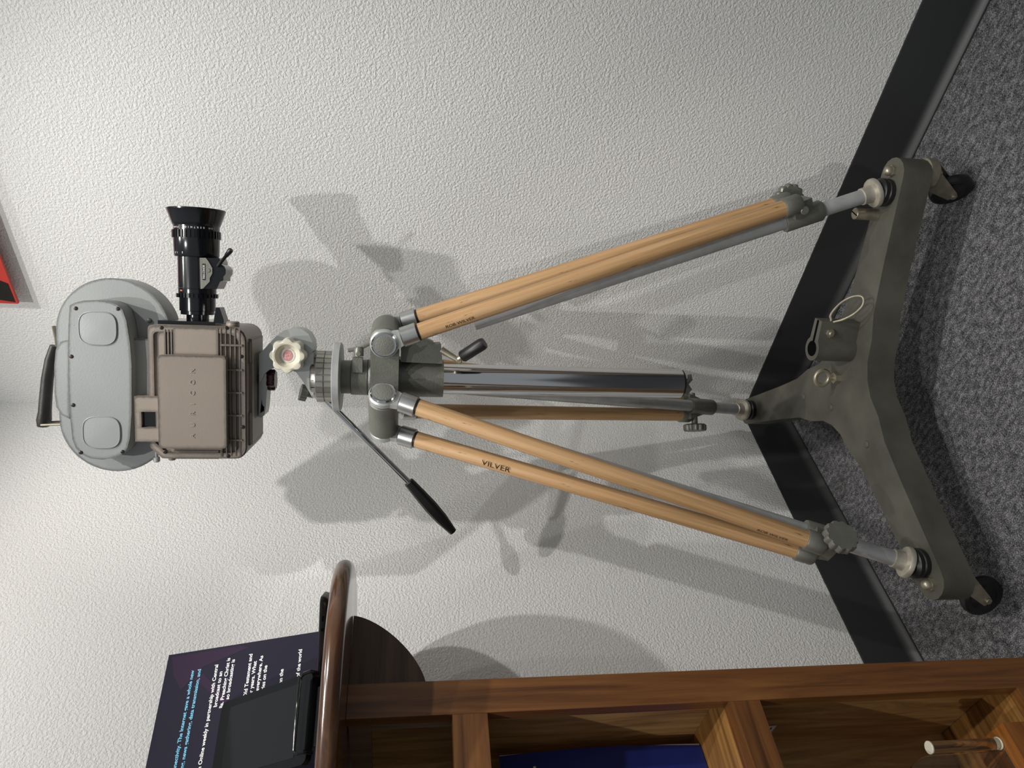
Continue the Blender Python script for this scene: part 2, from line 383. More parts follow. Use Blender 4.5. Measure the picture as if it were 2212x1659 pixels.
for y in (745, 798, 847, 896, 949):
    a, z1 = face(478, y+1.5, OFB); b, z0 = face(525, y-1.5, OFB)
    bm = B(); box(bm, a, b, OFB-.0075, OFB, z0, z1); bevel(bm, .0008, 2); mk('louvre_bar', bm, 'beige', body, MC)
a, z1 = face(377, 766, OFB); b, z0 = face(473, 709, OFB)
bm = B(); box(bm, a, b, OFB-.006, OFB, z0, z1); bevel(bm, .0015, 2); mk('flat_panel', bm, 'beige', body, MC)
a, z1 = face(377, 990, OFB); b, z0 = face(473, 972, OFB)
bm = B(); box(bm, a, b, OFB-.0035, OFB, z0, z1); bevel(bm, .0015, 2); mk('flat_panel', bm, 'beige', body, MC)
# raised motor cover with the maker's letters
OFC = -.106
a, z1 = face(343, 968.5, OFC); b, z0 = face(487.5, 770, OFC)
bm = B(); prism(bm, xz(rpoly([(a, z0), (a, z1), (b, z1), (b, z0)], .006), OFC), (0, OFB-OFC, 0)); bevel(bm, .003, 3, 50)
cover = mk('side_cover', bm, 'beige2', FC, MC, label='raised beige side cover with embossed letters')
for ch, y in zip('AURICON', (941.5, 917.5, 893, 872.5, 849.5, 825.5, 801)):
    lx, lz = face(415.5, y, OFC)
    text('letter', ch, .0105, 'beige_letter', cover, MC @ frame(V((1, 0, 0)), V((0, 0, 1)), V((0, -1, 0)), V((lx, OFC-.0003, lz-.0038))), .0006, 0, 'CENTER')
# finder window block
a, z1 = face(292, 954, -.098); b, z0 = face(350, 857, -.098)
wa, wz1 = face(306, 923, -.098); wb, wz0 = face(336, 890, -.098)
bm = B(); box(bm, a, wa, -.098, OFB, z0, z1); box(bm, wb, b, -.098, OFB, z0, z1); box(bm, wa, wb, -.098, OFB, wz1, z1); box(bm, wa, wb, -.098, OFB, z0, wz0)
wblk = mk('finder_frame', bm, 'beige', FC, MC)
bm = B(); box(bm, wa, wb, -.091, -.088, wz0, wz1); mk('finder_window', bm, 'screen', wblk, MC, label='dark square finder window')
bm = B(); box(bm, a+.002, b-.002, -.088, 0, zt-.002, z1-.003); bevel(bm, .002); mk('finder_housing', bm, 'beige', wblk, MC)
# latch knob at the rear
lx, lz = face(338, 974, -.05)
bm = B(); ccyl(bm, (lx, -.05, lz), (lx-.012, -.05, lz), .0028); ccyl(bm, (lx-.010, -.05, lz), (lx-.019, -.05, lz), .0055); mk('latch_knob', bm, 'alu_dull', FC, MC)
lx, lz = face(372, 990, -.05)
bm = B(); ccyl(bm, (lx+.004, -.05, lz), (lx-.003, -.05, lz), .006); mk('rear_stud', bm, 'beige', FC, MC)
# base plate
bm = B(); box(bm, x0+.02, x1-.02, OFB+.02, .03, zb-.0045, zb+.002); bevel(bm, .002); mk('base_plate', bm, 'beige', FC, MC)
bm = B(); box(bm, x0+.02, x0+.075, OFB+.012, OFB+.03, zb-.0035, zb+.003); bevel(bm, .0012); mk('base_clip', bm, 'beige', FC, MC)
bm = B(); box(bm, x1-.060, x1-.025, OFB+.012, OFB+.03, zb-.0035, zb+.003); bevel(bm, .0012); mk('base_clip', bm, 'beige', FC, MC)
# front: lens board, boss, bracket
OFL = .0
z_hi, z_lo = face(366, 695, OFL)[1], face(484, 695, OFL)[1]
bm = B(); box(bm, x1-.001, x1+.006, -.06, .042, z_lo, z_hi); bevel(bm, .0015); mk('lens_board', bm, 'black', FC, MC)
z_b = face(503, 695, -.06)[1]
bm = B(); ccyl(bm, (x1-.002, -.06, z_b), (x1+.008, -.06, z_b), .0105); mk('front_boss', bm, 'beige', FC, MC)
z_a = face(468, 690, -.055)[1]; z_c = face(485, 690, -.055)[1]
bm = B(); prism(bm, [(x1+.004, -.06, z_c), (x1+.004, -.06, z_a+.004), (x1+.030, -.06, z_a), (x1+.030, -.06, z_a-.006), (x1+.010, -.06, z_c)], (0, .03, 0)); bevel(bm, .001); mk('lens_bracket', bm, 'black', FC, MC)
# lens
zl = face(425.5, 560, OFL)[1]
def ly(cy_): return face(427, 420+cy_/5.53, OFL)[0]
K = 1/5.53/1576*1.288/2
def lr(wid): return wid*K
prof = [(lr(245), ly(1530)), (lr(245), ly(1437)), (lr(345), ly(1435)), (lr(365), ly(1432)), (lr(365), ly(1392)), (lr(390), ly(1388)), (lr(392), ly(1238)), (lr(410), ly(1184)), (lr(412), ly(1132)), (lr(418), ly(1128)), (lr(418), ly(1122)), (lr(412), ly(1118)), (lr(415), ly(755)), (lr(470), ly(750)), (lr(486), ly(735)), (lr(502), ly(532)), (lr(500), ly(438)), (lr(500), ly(384)), (lr(508), ly(380)), (lr(535), ly(345)), (lr(630), ly(203)), (lr(636), ly(198)), (lr(636), ly(184)), (lr(622), ly(180)), (lr(600), ly(186)), (lr(490), ly(330)), (lr(430), ly(360))]
bm = B(); lathe(bm, prof, (0, OFL, zl), (1, 0, 0), 56, cap=True); lens = mk('lens', bm, 'black', FC, MC, 30, 'black zoom lens with flared hood')
bm = B(); lathe(bm, [(lr(420), ly(352)), (lr(300), ly(340)), (lr(100), ly(334)), (.0001, ly(333))], (0, OFL, zl), (1, 0, 0), 40); mk('front_glass', bm, 'lensglass', lens, MC)
bm = B(); gear(bm, (ly(530), OFL, zl), (1, 0, 0), ly(440)-ly(530), lr(504), lr(526), 36, .55); mk('focus_ring', bm, 'black', lens, MC)
bm = B(); gear(bm, (ly(1234), OFL, zl), (1, 0, 0), ly(1186)-ly(1234), lr(428), lr(452), 30, .6); mk('iris_ring', bm, 'black', lens, MC)
bm = B(); lathe(bm, [(lr(413), ly(1162)), (lr(416), ly(1161)), (lr(416), ly(1141)), (lr(413), ly(1140))], (0, OFL, zl), (1, 0, 0), 56, cap=False)
def ring_text(s, lxx, rad, ang0, size, mat, step, flip=1):
    for k, ch in enumerate(s):
        if ch == ' ': continue
        a = ang0+step*k
        nrm = V((0, -math.cos(a), math.sin(a))); tng = V((0, math.sin(a), math.cos(a)))*flip
        up = V((1, 0, 0))*flip
        text('lettering', ch, size, mat, lens, MC @ frame(tng, nrm.cross(tng), nrm, V((lxx, OFL, zl))+nrm*(rad+.0003)), .0001, 0, 'CENTER')
bm.free()
ring_text('SOM BERTHIOT PARIS', ly(402), lr(500), math.radians(-62), .0042, 'white', math.radians(7.4))
ring_text('1,5', ly(700), lr(490), math.radians(40), .0042, 'white', math.radians(5))
ring_text('2', ly(700), lr(490), math.radians(22), .0042, 'white', math.radians(5))
nrm_a = math.radians(40)
bm = B(); box(bm, -.003, .003, -.0012, .0012, 0, .0003)
mk('red_index_mark', bm, 'label_orange', lens, MC @ frame(V((0, math.sin(nrm_a), math.cos(nrm_a))), V((1, 0, 0)), V((0, -math.cos(nrm_a), math.sin(nrm_a))), V((ly(1152), OFL, zl))+V((0, -math.cos(nrm_a), math.sin(nrm_a)))*lr(412)))
# zoom drive under the lens
OFZ = -.036
def q2(cx_, cy_): return 340+cx_/5.53, 420+cy_/5.53
bm = B(); prism(bm, xz(fpts([(505, 757), (575, 757), (610, 800), (655, 880), (655, 945), (625, 1000), (625, 1040), (545, 1125), (515, 1128)], OFZ, q2), OFZ), (0, .004, 0)); bevel(bm, .0006); zp = mk('zoom_plate', bm, 'bracket', lens, MC, label='grey metal name plate of the zoom drive')
bm = B(); prism(bm, xz(fpts([(520, 760), (740, 760), (755, 800), (755, 830), (800, 860), (818, 900), (815, 950), (788, 985), (788, 1030), (750, 1040), (710, 1128), (530, 1128)], -.033, q2), -.033), (0, .05, 0)); bevel(bm, .001, 2); mk('zoom_drive', bm, 'black', lens, MC)
lx, lz = face(*q2(608, 908), OFZ); bm = B(); ccyl(bm, (lx, OFZ-.001, lz), (lx, OFZ+.001, lz), .0033, .0004); mk('zoom_boss', bm, 'bracket', zp, MC)
lx, lz = face(*q2(556, 925), OFZ); bm = B(); box(bm, lx-.0135, lx+.0135, OFZ-.0006, OFZ, lz-.0022, lz+.0022); mk('name_badge', bm, 'blackplastic', zp, MC)
text('lettering', 'PAN-CINOR', .0042, 'white', zp, MC @ frame(V((1, 0, 0)), ZV, V((0, -1, 0)), V((lx, OFZ-.0008, lz-.0015))), 0, 0, 'CENTER')
la, lb = face(*q2(715, 855), -.045), face(*q2(880, 660), -.06)
bm = B(); pa, pb = V((la[0], -.04, la[1])), V((lb[0], -.06, lb[1]))
lathe(bm, [(.0028, 0), (.0028, (pb-pa).length*.62), (.0034, (pb-pa).length*.64), (.0044, (pb-pa).length*.95), (.0034, (pb-pa).length)], pa, pb-pa, 16); mk('zoom_lever', bm, 'blackplastic', lens, MC)
# film magazine
OFM = -.04
ca, cb = face(244, 717, OFM), face(253, 907, OFM); zc = (ca[1]+cb[1])/2; RM = (face(121, 717, OFM)[1]-face(244, 717, OFM)[1]+.001)
xa, xb = ca[0], cb[0]
def stadium(r, n=28):
    p = [(xa+r*math.cos(t), zc+r*math.sin(t)) for t in [PI/2-PI*k/n for k in range(n+1)]]
    return p+[(xb+r*math.cos(t), zc+r*math.sin(t)) for t in [-PI/2-PI*k/n for k in range(n+1)]]
bm = B(); prism(bm, xz(stadium(RM), OFM), (0, .058, 0)); bevel(bm, .005, 3, 50); mag = mk('magazine', bm, 'grey', FC, MC, label='grey twin chamber film magazine')
OFP = -.082
plate = [(300, 330), (291, 480), (288, 700), (291, 900), (300, 1100), (320, 1290), (345, 1355), (390, 1400), (450, 1428), (530, 1437), (610, 1425), (680, 1395), (715, 1350), (732, 1280), (744, 1100), (744, 760), (732, 600), (706, 440), (680, 365), (640, 325), (580, 302), (490, 292), (400, 296), (335, 312)]
bm = B(); prism(bm, xz(fpts(plate, OFP), OFP), (0, OFM-OFP, 0)); bevel(bm, .004, 3, 50); mp_ = mk('magazine_cover', bm, 'grey', mag, MC, label='proud grey cover with two spindle bosses')
for cx_, cy_, rx, ry in ((503, 495, 127, 120), (531, 1240, 128, 118)):
    lx, lz = face(*q1(cx_, cy_), OFP); sx, sz = ry/3.318/1345, rx/3.318/1345
    bm = B(); rings = []
    for s, dy in ((1, 0), (.992, -.0022), (.965, -.0026), (.945, -.0016), (.5, -.0022), (.05, -.0024)):
        ring = []
        for k in range(48):
            a = 2*PI*k/48; c, s_ = math.cos(a), math.sin(a); e = 2/3.1
            ring.append(bm.verts.new((lx+sx*s*math.copysign(abs(c)**e, c), OFP+dy, lz+sz*s*math.copysign(abs(s_)**e, s_))))
        rings.append(ring)
    for p, q in zip(rings, rings[1:]):
        for k in range(48): bm.faces.new((p[k], p[(k+1) % 48], q[(k+1) % 48], q[k]))
    bm.faces.new(rings[-1]); mk('spindle_boss', bm, 'grey_boss', mp_, MC)
hump = [(300, 575), (235, 590), (200, 650), (190, 760), (192, 960), (205, 1060), (240, 1115), (300, 1145)]
bm = B(); prism(bm, xz(fpts(hump, -.06), -.06), (0, .055, 0)); bevel(bm, .005, 3, 50); mk('magazine_hump', bm, 'grey', mag, MC)
a, z1 = face(*q1(728, 985), -.062); b, z0 = face(*q1(880, 572), -.062)
bm = B(); box(bm, a, b, -.062, .0, z0, z1); bevel(bm, .003); mk('magazine_throat', bm, 'grey', mag, MC)
lx, lz = face(*q1(872, 440), OFM); bm = B(); lathe(bm, [(.0045, 0), (.004, .003), (.002, .0045), (.0001, .005)], (lx, OFM, lz), (0, -1, 0), 16); mk('rivet', bm, 'grey', mag, MC)
# screws
sb = B(); lathe(sb, [(.0033, 0), (.0031, .0008), (.002, .0011), (.0001, .0012)], (0, 0, 0), (0, -1, 0), 14); box(sb, -.0022, .0022, -.0015, -.0011, -.0004, .0004); box(sb, -.0004, .0004, -.0015, -.0011, -.0022, .0022)
screw_me = finish(sb, plain('dark_screw', '3b3733', .35, metal=.8))
for cx_, cy_ in ((343, 352), (645, 355), (312, 697), (325, 1045), (380, 1385), (680, 1380)):
    lx, lz = face(*q1(cx_, cy_), OFP); link('screw', screw_me, mp_, MC @ Matrix.Translation((lx, OFP, lz)))
for cx_, cy_ in ((957, 490), (1425, 492), (1531, 697), (1542, 1202), (1437, 1410), (985, 1380)):
    lx, lz = face(*q1(cx_, cy_), OFB-.005); link('screw', screw_me, body, MC @ Matrix.Translation((lx, OFB-.005, lz)))
# carrying handle
OFH = -.015
hp = [face(*q1(*p), OFH) for p in ((192, 620), (163, 720), (142, 850), (130, 980), (123, 1090), (117, 1150), (112, 1195))]
bm = B(); tube(bm, [V((p[0], OFH, p[1])) for p in hp], [.0065, .0078, .0085, .0088, .0092, .0105, .0085], 14, 1.5, (0, 1, 0)); hd = mk('carry_handle', bm, 'leather', FC, MC, label='worn black leather carrying handle')
a, b = face(*q1(98, 1186), OFH-.01), face(*q1(262, 1180), OFH-.01)
bm = B(); ccyl(bm, (a[0], OFH-.013, a[1]), (b[0], OFH-.013, b[1]), .0022, .0008, 12); mk('handle_post', bm, 'brass', hd, MC)
bm = B(); ccyl(bm, (a[0], OFH+.013, a[1]), (b[0], OFH+.013, b[1]), .0022, .0008, 12); mk('handle_post', bm, 'brass', hd, MC)
a, b = face(*q1(186, 478), OFH), face(*q1(215, 640), OFH)
bm = B(); tube(bm, [(a[0], OFH, a[1]), ((a[0]+b[0])/2, OFH, (a[1]+b[1])/2-.001), (b[0], OFH, b[1])], .0026, 10, 2.2, (0, 1, 0)); mk('handle_post', bm, 'brass', hd, MC)
# ------------------------------------------------------------------ tripod with pan head
TR = thing('tripod', 'wooden legged tripod with grey crown, chrome centre column and pan head', 'tripod', tuple(AX+V((0, 0, .19))))
def zax(px): return face(px, 812, 0)[1]
def q6(cx_, cy_): return 480+cx_/5.53, 640+cy_/5.53
hs = [(440, 690), (490, 645), (560, 565), (640, 482), (740, 408), (850, 378), (950, 392), (1030, 450), (1078, 540), (1088, 640), (1060, 715), (990, 790), (900, 850), (740, 860), (640, 850), (560, 880), (500, 930), (470, 1000), (440, 1040)]
bm = B(); prism(bm, xz(fpts(hs, -.028, q6), -.028), (0, .056, 0)); bevel(bm, .006, 3, 50); HD = mk('pan_head', bm, 'headgrey', TR, MC, label='grey fluid pan head')
nk = [(700, 840), (800, 880), (880, 905), (960, 1010), (1050, 1160), (1062, 1185), (1092, 1185), (1092, 670), (1050, 690), (980, 760)]
bm = B(); prism(bm, xz(fpts(nk, -.03, q6), -.03), (0, .06, 0)); bevel(bm, .006, 3, 50); mk('head_neck', bm, 'headgrey', HD, MC)
zc1, zc0 = zax(543), zax(561)
a = face(550, 902, -.03)[0]; b = face(550, 762, -.03)[0]
bm = B(); prism(bm, [V((p[0], p[1], zc0)) for p in rpoly([(a, -.045), (b, -.045), (b, .035), (a, .035)], .008)], (0, 0, zb-.005-zc0)); bevel(bm, .002); mk('camera_plate', bm, 'hammer', HD, MC)
tl = [(440, 860), (500, 880), (540, 960), (540, 1060), (532, 1150), (520, 1330), (505, 1420), (470, 1450), (435, 1440)]
bm = B(); prism(bm, xz(fpts(tl, -.02, q6), -.02), (0, .04, 0)); bevel(bm, .003, 2, 50); mk('lock_tail', bm, 'headgrey', HD, MC)
bm = B(); prism(bm, xz(fpts([(455, 1395), (498, 1370), (502, 1320), (486, 1310), (478, 1290), (474, 1230), (464, 1300)], -.0205, q6), -.0207), (0, .004, 0)); mk('tail_slot', bm, 'dim', HD, MC)
kx, kz = face(620.5, 768.5, -.06)
bm = B(); star(bm, (kx, -.028, kz), (0, -1, 0), .036, .0305, .0045, 8, 8, [(.0222, .0372), (.0195, .0362), (.0165, .0300), (.0145, .0265), (.0128, .0258)]); kn = mk('tilt_knob', bm, 'cream', HD, MC, label='scalloped cream tilt lock knob')
bm = B(); lathe(bm, [(.0122, 0), (.0122, .0008), (.012, .001)], (kx, -.0535, kz), (0, -1, 0), 32); mk('knob_sticker', bm, 'sticker', kn, MC)
bm = B(); prism(bm, [V((kx+.0095*math.cos(t)*(1 if abs(math.sin(t)) < .7 else .8), -.0551, kz+.0082*math.sin(t))) for t in [2*PI*k/18 for k in range(18)]], (0, .0006, 0)); mk('knob_emblem', bm, 'stickerred', kn, MC)
# red lock knob under the plate
rx = face(590, 820, 0)[0]; z1, z0 = zax(580), zax(597)
bm = B(); star(bm, (rx, -.005, z0), (0, 0, 1), z1-z0, .019, .003, 7); cyl(bm, (rx, -.005, z1-.001), (rx, -.005, zax(562)), .009); mk('lock_knob', bm, 'red', HD, MC, label='dark red lock knob')
# small pan lock
p0 = face(676, 854, -.01); p1 = face(646, 846, -.01); d = V((p1[0]-p0[0], -.006, p1[1]-p0[1]))
bm = B(); cyl(bm, (p0[0], -.005, p0[1]), V((p0[0], -.005, p0[1]))+d*.5, .006); gear(bm, V((p0[0], -.005, p0[1]))+d*.45, d, .0115, .0135, .0148, 14); mk('pan_lock', bm, 'bracket', HD, MC)
# pan base rings
bm = B(); lathe(bm, [(.036, zax(674)), (.0385, zax(677)), (.040, zax(687))], (0, 0, 0), (0, 0, 1), 48)
mk('scale_ring', bm, 'steel', HD, MC)
bm = B(); gear(bm, (0, 0, zax(703)), (0, 0, 1), zax(687)-zax(703), .0440, .0458, 26, .82); lathe(bm, [(.041, zax(687)), (.0445, zax(688.5)), (.0445, zax(689))], (0, 0, 0), (0, 0, 1), 48); mk('knurled_ring', bm, 'steel', HD, MC)
bm = B(); lathe(bm, [(.0437, zax(702)), (.0437, zax(706))], (0, 0, 0), (0, 0, 1), 48); mk('ring_gap', bm, 'bracket', HD, MC)
bm = B(); gear(bm, (0, 0, zax(721)), (0, 0, 1), zax(705)-zax(721), .0438, .0455, 26, .82); mk('knurled_ring', bm, 'steel', HD, MC)
bm = B(); lathe(bm, [(.0590, zax(738.5)), (.0612, zax(736.5)), (.0612, zax(723.5)), (.0597, zax(721.5))], (0, 0, 0), (0, 0, 1), 64); mk('base_disc', bm, 'alu_dull', HD, MC, label='wide aluminium disc')
for k, (py, s) in enumerate(((775, 8), (790, 4), (806, 8), (822, 4), (838, 8))):
    lx = face(680, py, -.038)[0]; ang = math.asin(max(-1, min(1, lx/.0402)))
    bm = B(); box(bm, -.0004, .0004, -.0003, .0003, -s*.0004, s*.0004); mk('scale_mark', bm, 'dim', HD, MC @ Matrix.Rotation(ang, 4, 'Z') @ Matrix.Translation((0, -.0396, zax(681))))
# pan handle
h0, h1, h2 = face(703, 864, .012), face(882, 1040, .03), face(979, 1149, .035)
P0, P1, P2 = V((h0[0], .012, h0[1])), V((h1[0], .03, h1[1])), V((h2[0], .035, h2[1]))
bm = B(); cyl(bm, P0, P1+(P2-P1)*.1, .0062, .0062, 20); rod = mk('pan_handle', bm, 'chrome', TR, MC, label='chrome pan handle rod')
L = (P2-P1).length
bm = B(); lathe(bm, [(.0085, 0), (.0098, .002), (.0118, L*.25), (.0132, L*.5), (.0122, L*.72), (.0085, L*.93), (.0072, L)], P1, P2-P1, 12); mk('handle_grip', bm, 'blackplastic', rod, MC, 20, 'black plastic grip')
# neck, crown and column
bm = B(); cyl(bm, (0, 0, zax(759)), (0, 0, zax(737)), .0298, .0298, 40); mk('neck', bm, 'hammer', TR, MC)
bm = B(); lathe(bm, [(.0318, zax(812)), (.0318, zax(760.5)), (.0300, zax(758.5))], (0, 0, 0), (0, 0, 1), 40)
ZL = 1.071
lathe(bm, [(.0345, ZL-.026), (.0345, ZL+.022), (.032, ZL+.028)], (0, 0, 0), (0, 0, 1), 40)
crown = mk('crown', bm, 'hammer', TR, frame(V((1, 0, 0)), V((0, 1, 0)), ZV, AX))
ANG = [math.radians(a) for a in (-20.4, -141.0, 99.2)]
ARM = [(V((math.cos(a), math.sin(a), 0)), V((-math.sin(a), math.cos(a), 0))) for a in ANG]
for d, t in ARM:
    c = AX+d*.08+V((0, 0, ZL))
    bm = B(); ccyl(bm, c-t*.043, c+t*.043, .0255, .002, 36)
    n0 = len(bm.verts); pts = [AX+d*.02-t*.040+V((0, 0, ZL-.0245)), AX+d*.08-t*.040+V((0, 0, ZL-.0245)), AX+d*.08+t*.040+V((0, 0, ZL-.0245)), AX+d*.02+t*.040+V((0, 0, ZL-.0245))]
    prism(bm, pts, (0, 0, .0485)); bevel(bm, .004, 2, 50)
    mk('crown_lug', bm, 'hammer', crown)
# clamp with wing bolt on the collar
cx0, cz0 = face(772, 772, -.02); bm = B()
box(bm, .012, .038, -.034, -.012, zax(785), zax(764)); bevel(bm, .003, 2)
mk('collar_clamp', bm, 'hammer', crown, MC)
bm = B(); px_, pz_ = face(775, 764, -.035); ccyl(bm, (px_, -.0345, pz_), (px_, -.040, pz_), .0048); mk('clamp_bolt', bm, 'bracket', crown, MC)
bm = B(); a1, a2 = face(752, 757, -.025), face(798, 742, -.025); mid = face(775, 754, -.025)
lathe(bm, [(.0085, 0), (.0085, .012), (.006, .016)], (mid[0]-.012, -.025, mid[1]), (1, 0, 0), 20)
for e in (a1, a2):
    v0, v1 = V((mid[0]+.001, -.025, mid[1])), V((e[0], -.025, e[1])); tube(bm, [v0, v0*.5+v1*.5, v1], [.0045, .004, .0036], 10, .5, (0, 1, 0))
mk('wing_bolt', bm, 'bracket', crown, MC)
bm = B(); lathe(bm, [(.0322, zax(795.5)), (.0322, zax(794.5))], (0, 0, 0), (0, 0, 1), 40); mk('collar_slit', bm, 'dim', crown, MC)
# lower housing, gearbox, crank
bm = B(); lathe(bm, [(.0335, zax(957)), (.0335, zax(850))], (0, 0, 0), (0, 0, 1), 40); hous = mk('column_housing', bm, 'hammer', TR, MC)
ga = lambda px, py: face(px, py, -.03)
gp = [ga(866, 782), ga(866, 742), ga(905, 726), ga(938, 740), ga(940, 744), ga(953, 743), ga(956, 786)]
bm = B(); prism(bm, xz(gp, -.03), (0, .06, 0)); bevel(bm, .003, 2, 50); mk('gear_box', bm, 'hammer', hous, MC)
a, b = face(953, 756, -.032), face(991, 779, -.036)
bm = B(); tube(bm, [(a[0], -.028, a[1]), (b[0], -.034, b[1])], [.0065, .0045], 12, .6, (0, 1, 0)); ccyl(bm, (b[0], -.044, b[1]), (b[0], -.026, b[1]), .0055); crank = mk('crank_arm', bm, 'brass', hous, MC, label='dull metal crank arm')
c_, e_ = face(993, 774, -.04), face(1046, 740, -.055)
P0, P1 = V((c_[0], -.040, c_[1])), V((e_[0], -.058, e_[1])); dd = (P1-P0)
bm = B(); cyl(bm, P0-dd*.05, P0+dd*.15, .0055); mk('crank_pin', bm, 'brass', crank, MC)
Lg = dd.length; bm = B(); lathe(bm, [(.0092, Lg*.08), (.0108, Lg*.12), (.0112, Lg*.9), (.0095, Lg)], P0, dd, 24); mk('crank_grip', bm, 'blackrubber', crank, MC, label='black crank grip')
bm = B(); lathe(bm, [(.0275, zax(1469)), (.0275, zax(950))], (0, 0, 0), (0, 0, 1), 48); col = mk('centre_column', bm, 'chrome', TR, MC, label='chrome centre column')
bm = B(); lathe(bm, [(.021, zax(1476)), (.0262, zax(1473)), (.0262, zax(1466))], (0, 0, 0), (0, 0, 1), 40); mk('column_cap', bm, 'blackrubber', col, MC)
bm = B(); lathe(bm, [(.008, zax(1484)), (.010, zax(1476))], (0, 0, 0), (0, 0, 1), 20)
zw = zax(1479)
for s in (-1, 1): tube(bm, [(0, -.006, zw), (s*.010, -.008, zw-.008), (s*.019, -.008, zw-.006 if s > 0 else zw-.001)], [.005, .0055, .004], 10, .45, (0, 1, 0))
mk('wing_nut', bm, 'bracket', col, MC)
ebm = B(); cyl(ebm, (0, 0, 0), (0, 0, .0008), .0024, n=12); mk('column_hole', ebm, 'dim', col, MC @ frame(V((1, 0, 0)), V((0, 0, 1)), V((0, -1, 0)), V((face(1463, 850, -.012)[0], -.0165, zax(1463)))))
# legs
FOOT_R, FOOT_Z = .373, .207; ZTOP = .18
A2 = V((.08, ZL)); F2 = V((FOOT_R, FOOT_Z)); DEL = .0295
up2 = (A2-F2).normalized()
for _ in range(5):
    perp = V((up2.y, -up2.x)); up2 = (A2-perp*DEL-F2).normalized()
perp = V((up2.y, -up2.x))          # outward
NAMES = ['leg', 'leg', 'leg']
ROD_W, ROD_B = .050, .0185
def rz(d, p2): return AX+d*p2.x+V((0, 0, p2.y))
rodprof = lambda Lr: [(.0138, 0), (.0146, .01), (.0146, Lr-.01), (.0138, Lr)]
k_br = (.365-FOOT_Z)/up2.y       # distance up the tube at which the rods end
for i, (d, t) in enumerate(ARM):
    upv = rz(d, up2)-AX; out = rz(d, perp)-AX; foot = rz(d, F2)
    tube_top = foot+upv*((.915-FOOT_Z)/up2.y)
    bm = B(); cyl(bm, (0, 0, 0), (0, 0, (tube_top-foot).length), .0131, n=28)
    leg = mk('leg', bm, 'alu_dull', TR, rot_to(upv, foot)); leg['label'] = ['right leg with two beech rods and an aluminium tube', 'left leg with two beech rods and an aluminium tube', 'rear leg with two beech rods and an aluminium tube'][i]
    for s in (-1, 1):
        T = AX+d*A2.x+V((0, 0, ZL))+t*(s*ROD_W); Bo = foot+upv*k_br+out*DEL+t*(s*ROD_B)
        rd = (Bo-T).normalized(); r_top = T+rd*.052; Lr = (Bo-r_top).length
        bm = B(); lathe(bm, rodprof(Lr), (0, 0, 0), (0, 0, 1), 24); ro = mk('wooden_rod', bm, 'beech', leg, rot_to(rd, r_top))
        bm = B(); lathe(bm, [(.0148, -.004), (.0175, -.002), (.0177, .024), (.0152, .0255)], r_top-rd*.018, rd, 28); mk('rod_collar', bm, 'alu', leg)
        bm = B(); lathe(bm, [(.0150, 0), (.0150, .0025)], r_top+rd*.0075, rd, 24); mk('collar_seal', bm, 'blackrubber', leg)
        # fork casting from lug end to collar
        bm = B(); ccyl(bm, T-t*(s*.007), T+t*(s*.006), .0245, .0025, 36)
        pts = [T+rd*.036+out*.012, T+rd*.036-out*.012, T-out*.02, T+out*.02]
        prism(bm, [p-t*(s*.006) for p in pts], t*(s*.011)); bevel(bm, .002, 2, 50); mk('leg_fork', bm, 'headgrey', leg)
        bm = B(); lathe(bm, [(.0215, 0), (.0218, .002), (.0200, .0045), (.0180, .0048)], T+t*(s*.006), t*s, 36); mk('pivot_ring', bm, 'chrome', leg)
        bm = B(); lathe(bm, [(.0182, 0), (.0178, .0046), (.012, .0060), (.0001, .0066)], T+t*(s*.006), t*s, 36); mk('pivot_cap', bm, 'capgrey', leg)
        # lower socket
        bm = B(); lathe(bm, [(.0168, 0), (.0178, .002), (.0178, .028), (.0150, .032)], Bo-rd*.010, rd, 28); mk('rod_socket', bm, 'bracket', leg)
        if i == 1 and s == -1: rod_a = (r_top, rd, Lr, t, out)
        if i == 1 and s == 1: rod_b = (r_top, rd, Lr, t, out)
        if i == 0 and s == -1: rod_c = (r_top, rd, Lr, t, out)
    # sleeve clamp with web
    sl0 = foot+upv*(k_br-.068); sl1 = foot+upv*(k_br+.004)
    bm = B(); lathe(bm, [(.0165, 0), (.0188, .003), (.0188, (sl1-sl0).length-.002), (.0178, (sl1-sl0).length)], sl0, upv, 32)
    w0 = foot+upv*(k_br-.045); c4 = [w0-t*.030, w0+t*.030, w0+t*.030+upv*.030, w0-t*.030+upv*.030]
    prism(bm, [p+out*.006 for p in [w0-t*.018, w0+t*.018, w0+t*.030+upv*.040, w0-t*.030+upv*.040]], out*.026); bevel(bm, .002, 2, 50)
    mk('leg_clamp', bm, 'bracket', leg)
    bt = foot+upv*(k_br-.022)+out*.018-t*.024
    bm = B(); ccyl(bm, bt, bt-t*.010, .0075, .001, 20); mk('clamp_bolt', bm, 'bracket', leg)
    kb = foot+upv*(k_br-.034)+out*.026+t*.010
    bm = B(); cyl(bm, kb, kb+t*.036, .0075, n=20); star(bm, kb+t*.030, t, .016, .0275, .003, 12); mk('clamp_knob', bm, 'bracket', leg, None, 30, 'scalloped grey clamp knob')
    # foot
    bm = B(); lathe(bm, [(.0240, -.004), (.0262, -.002), (.0264, .003), (.0250, .0055), (.0165, .0075), (.0155, .011), (.0152, .024), (.0135, .025)], foot, upv, 36); mk('foot_flange', bm, 'flange', leg)
    fb = foot-upv*.004
    bm = B(); lathe(bm, [(.0225, 0), (.0245, .004), (.0245, .009), (.0228, .011), (.0250, .014), (.0250, .019), (.02, .024)], V((fb.x, fb.y, ZTOP+.0004)), ZV*.85+upv*.15*0+ZV*.15, 36); mk('rubber_foot', bm, 'blackrubber', leg)
